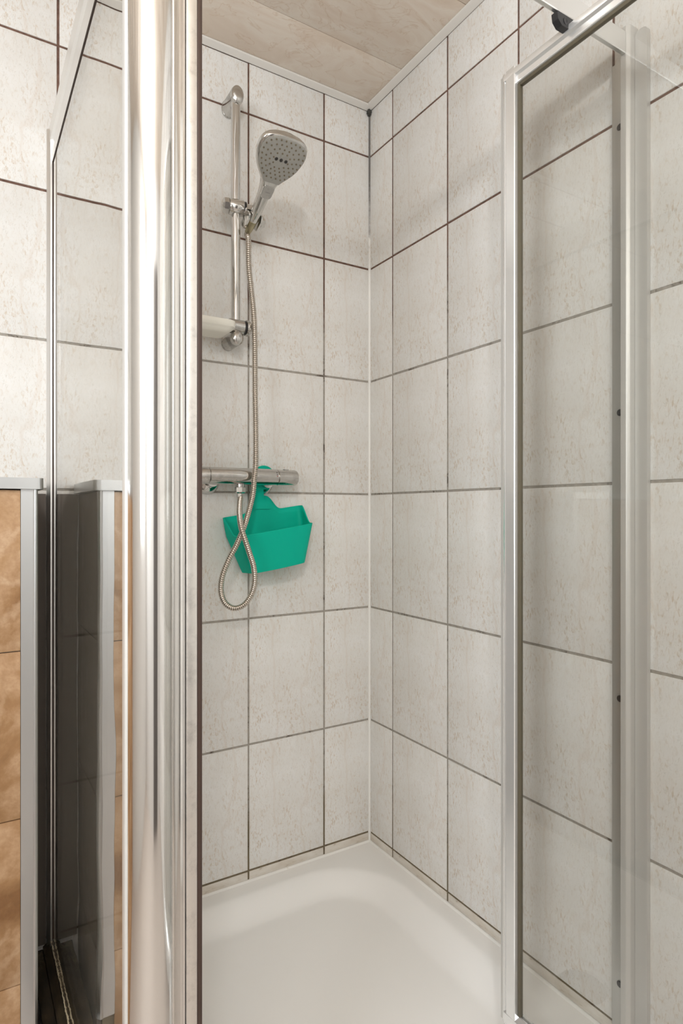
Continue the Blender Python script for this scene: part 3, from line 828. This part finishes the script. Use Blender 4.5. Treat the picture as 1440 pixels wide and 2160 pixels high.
for u in (0.350, 0.500):
    bm = bmesh.new()
    lathe(bm, [(0.0330, 0.0), (0.0325, 0.004), (0.0290, 0.012), (0.0230, 0.0190), (0.0170, 0.0225), (0.0150, 0.0235), (0.0150, 0.046)], (u, 0.0004, MZ-0.012), (0, 1, 0), 40)
    obj('wall_rose', bm, M_CHROME, mixer)
bm = bmesh.new(); lathe(bm, [(0.0105, 0.0), (0.0105, -0.0095), (0.0088, -0.0105), (0.0088, -0.0150)], (0.4345, 0.060, MZ-0.0195), (0, 0, 1), 28)
obj('outlet', bm, M_CHROME, mixer)

# ================================================================== GREEN CADDY
ROLL = math.radians(8.5)
CO = Vector((0.345, 0.0, 1.104))             # local origin: middle of the front rim, on the wall plane
def cd(a, v, c):
    """a to the right (towards the corner), v out from the wall, c up; hangs a little askew"""
    aa = a*math.cos(ROLL)-c*math.sin(ROLL); cc = a*math.sin(ROLL)+c*math.cos(ROLL)
    return Vector((CO.x-aa, v, CO.z+cc))
caddy = thing('shower_caddy', 'teal green silicone basket hanging askew from the shower mixer', 'caddy', tuple(cd(0, 0.02, -0.09)))
def plan(hw_b, hw_f, v0, v1, bow, n=96):
    """closed loop: start back left, along the back, right side, front (bowed), left side"""
    base = rounded_poly([(-hw_b, v0), (hw_b, v0), (hw_f, v1), (-hw_f, v1)], 0.014, 7)
    dense = []
    for i in range(len(base)):
        p, q = Vector(base[i]), Vector(base[(i+1) % len(base)]); k = max(1, int((q-p).length/0.006))
        for t in range(k): dense.append(p.lerp(q, t/k))
    outp = []
    for p in dense:
        d = (p.y-v0)/(v1-v0)
        outp.append((p.x, p.y+bow*max(0, d-0.5)*2*(1-(p.x/hw_f)**2 if abs(p.x) < hw_f else 0)))
    return outp
def resample(pts, n):
    P = [Vector(p) for p in pts]+[Vector(pts[0])]; ds = [(b-a).length for a, b in zip(P, P[1:])]; tot = sum(ds); o_ = []
    i = 0; acc = 0
    for k in range(n):
        d = k*tot/n
        while acc+ds[i] < d: acc += ds[i]; i += 1
        o_.append(P[i].lerp(P[i+1], (d-acc)/ds[i]))
    return o_
def sstep(t): t = max(0, min(1, t)); return t*t*(3-2*t)
def rim(a, v):
    d = (v-0.012)/(0.100-0.012)
    # high back wall, S-curve down the sides, low front
    c = 0.046*(1-sstep((d-0.10)/0.55))
    if d < 0.10: c += 0.041*math.exp(-(a/0.037)**4)     # the hump in the middle of the back
    return c
NP, NL = 220, 16
topP = resample(plan(0.112, 0.103, 0.012, 0.094, 0.010), NP)
botP = resample(plan(0.085, 0.074, 0.016, 0.076, 0.008), NP)
bm = bmesh.new(); grid = []
for j in range(NL+1):
    t = j/NL; row = []
    for k in range(NP):
        zr = rim(topP[k].x, topP[k].y)
        if t < 0.8: c_ = -0.100+(0.100-0.006)*(t/0.8); 
        else: c_ = -0.006+(zr+0.006)*((t-0.8)/0.2)
        s_ = (c_+0.100)/0.100
        if s_ > 1: s_ = 1+(s_-1)*0.12
        a_ = botP[k].x*(1-s_)+topP[k].x*s_; v_ = botP[k].y*(1-s_)+topP[k].y*s_
        row.append(bm.verts.new(cd(a_, v_, c_)))
    grid.append(row)
for j in range(NL):
    for k in range(NP): bm.faces.new((grid[j][k], grid[j][(k+1) % NP], grid[j+1][(k+1) % NP], grid[j+1][k]))
bm.faces.new(grid[0][::-1])
bas = obj('basket', bm, M_GREEN, caddy, ang=50)
md = bas.modifiers.new('thickness', 'SOLIDIFY'); md.thickness = 0.0024; md.offset = -1
# raised line under the front rim
bm = bmesh.new(); q = [k for k in range(NP) if topP[k].y > 0.06]
q = sorted(q, key=lambda k: (k-q[0]) % NP)
pth = [cd(botP[k].x*0.075+topP[k].x*0.925, botP[k].y*0.075+topP[k].y*0.925, -0.0075) for k in q]
sweep(bm, pth, lambda i: 0.0016, 6); obj('rim_bead', bm, M_GREEN, caddy)
# strap and ring hooked over the mixer leg
bm = bmesh.new()
rc = Vector((0.354, 0.0, MZ+0.001)); n = 40
ro, ri = 0.0315, 0.0185
RO = [[bm.verts.new((rc.x+ro*math.cos(2*math.pi*k/n), v, rc.z+ro*math.sin(2*math.pi*k/n))) for k in range(n)] for v in (0.0265, 0.0290)]
RI = [[bm.verts.new((rc.x+ri*math.cos(2*math.pi*k/n), v, rc.z+ri*math.sin(2*math.pi*k/n))) for k in range(n)] for v in (0.0265, 0.0290)]
for k in range(n):
    k2 = (k+1) % n
    bm.faces.new((RO[0][k], RO[0][k2], RO[1][k2], RO[1][k])); bm.faces.new((RI[0][k], RI[1][k], RI[1][k2], RI[0][k2]))
    bm.faces.new((RO[1][k], RO[1][k2], RI[1][k2], RI[1][k])); bm.faces.new((RO[0][k], RI[0][k], RI[0][k2], RO[0][k2]))
obj('hanging_ring', bm, M_GREEN, caddy)
bm = bmesh.new()
L0 = []; R0 = []
for k in range(17):
    t = k/16
    z_ = MZ-0.020-t*0.062
    ucen = 0.372-0.012*sstep(t)
    hw = 0.0145+0.002*math.sin(t*3)+0.014*sstep((t-0.55)/0.3)
    v_ = 0.0275-0.0150*sstep(t*1.3)
    L0.append((ucen+hw, v_, z_)); R0.append((ucen-hw, v_, z_))
for off in (0, 1):
    pass
la = [bm.verts.new(p) for p in L0]; ra = [bm.verts.new(p) for p in R0]
lb = [bm.verts.new((p[0], p[1]+0.0024, p[2])) for p in L0]; rb = [bm.verts.new((p[0], p[1]+0.0024, p[2])) for p in R0]
for k in range(16):
    bm.faces.new((la[k], la[k+1], ra[k+1], ra[k])); bm.faces.new((lb[k], rb[k], rb[k+1], lb[k+1]))
    bm.faces.new((la[k], lb[k], lb[k+1], la[k+1])); bm.faces.new((ra[k], ra[k+1], rb[k+1], rb[k]))
bm.faces.new((la[0], ra[0], rb[0], lb[0])); bm.faces.new((la[-1], lb[-1], rb[-1], ra[-1]))
obj('strap', bm, M_GREEN, caddy)

# ================================================================== ADDED FILL LIGHT (unseen, behind the camera)
fill_lamp = thing('added_fill_lamp', 'added fill light with a white holder, unseen, above the middle of the room', 'fill_lamp', (1.27, 2.00, CEIL))
bm = bmesh.new(); lathe(bm, [(0.06, 0.0), (0.06, -0.02), (0.012, -0.03), (0.012, -0.12), (0.03, -0.13), (0.0, -0.14)], (1.27, 2.00, CEIL-0.0005), (0, 0, 1), 32)
obj('fill_lamp_holder', bm, plastic('fill_lamp_white', (0.85, 0.85, 0.85), 0.4), fill_lamp)
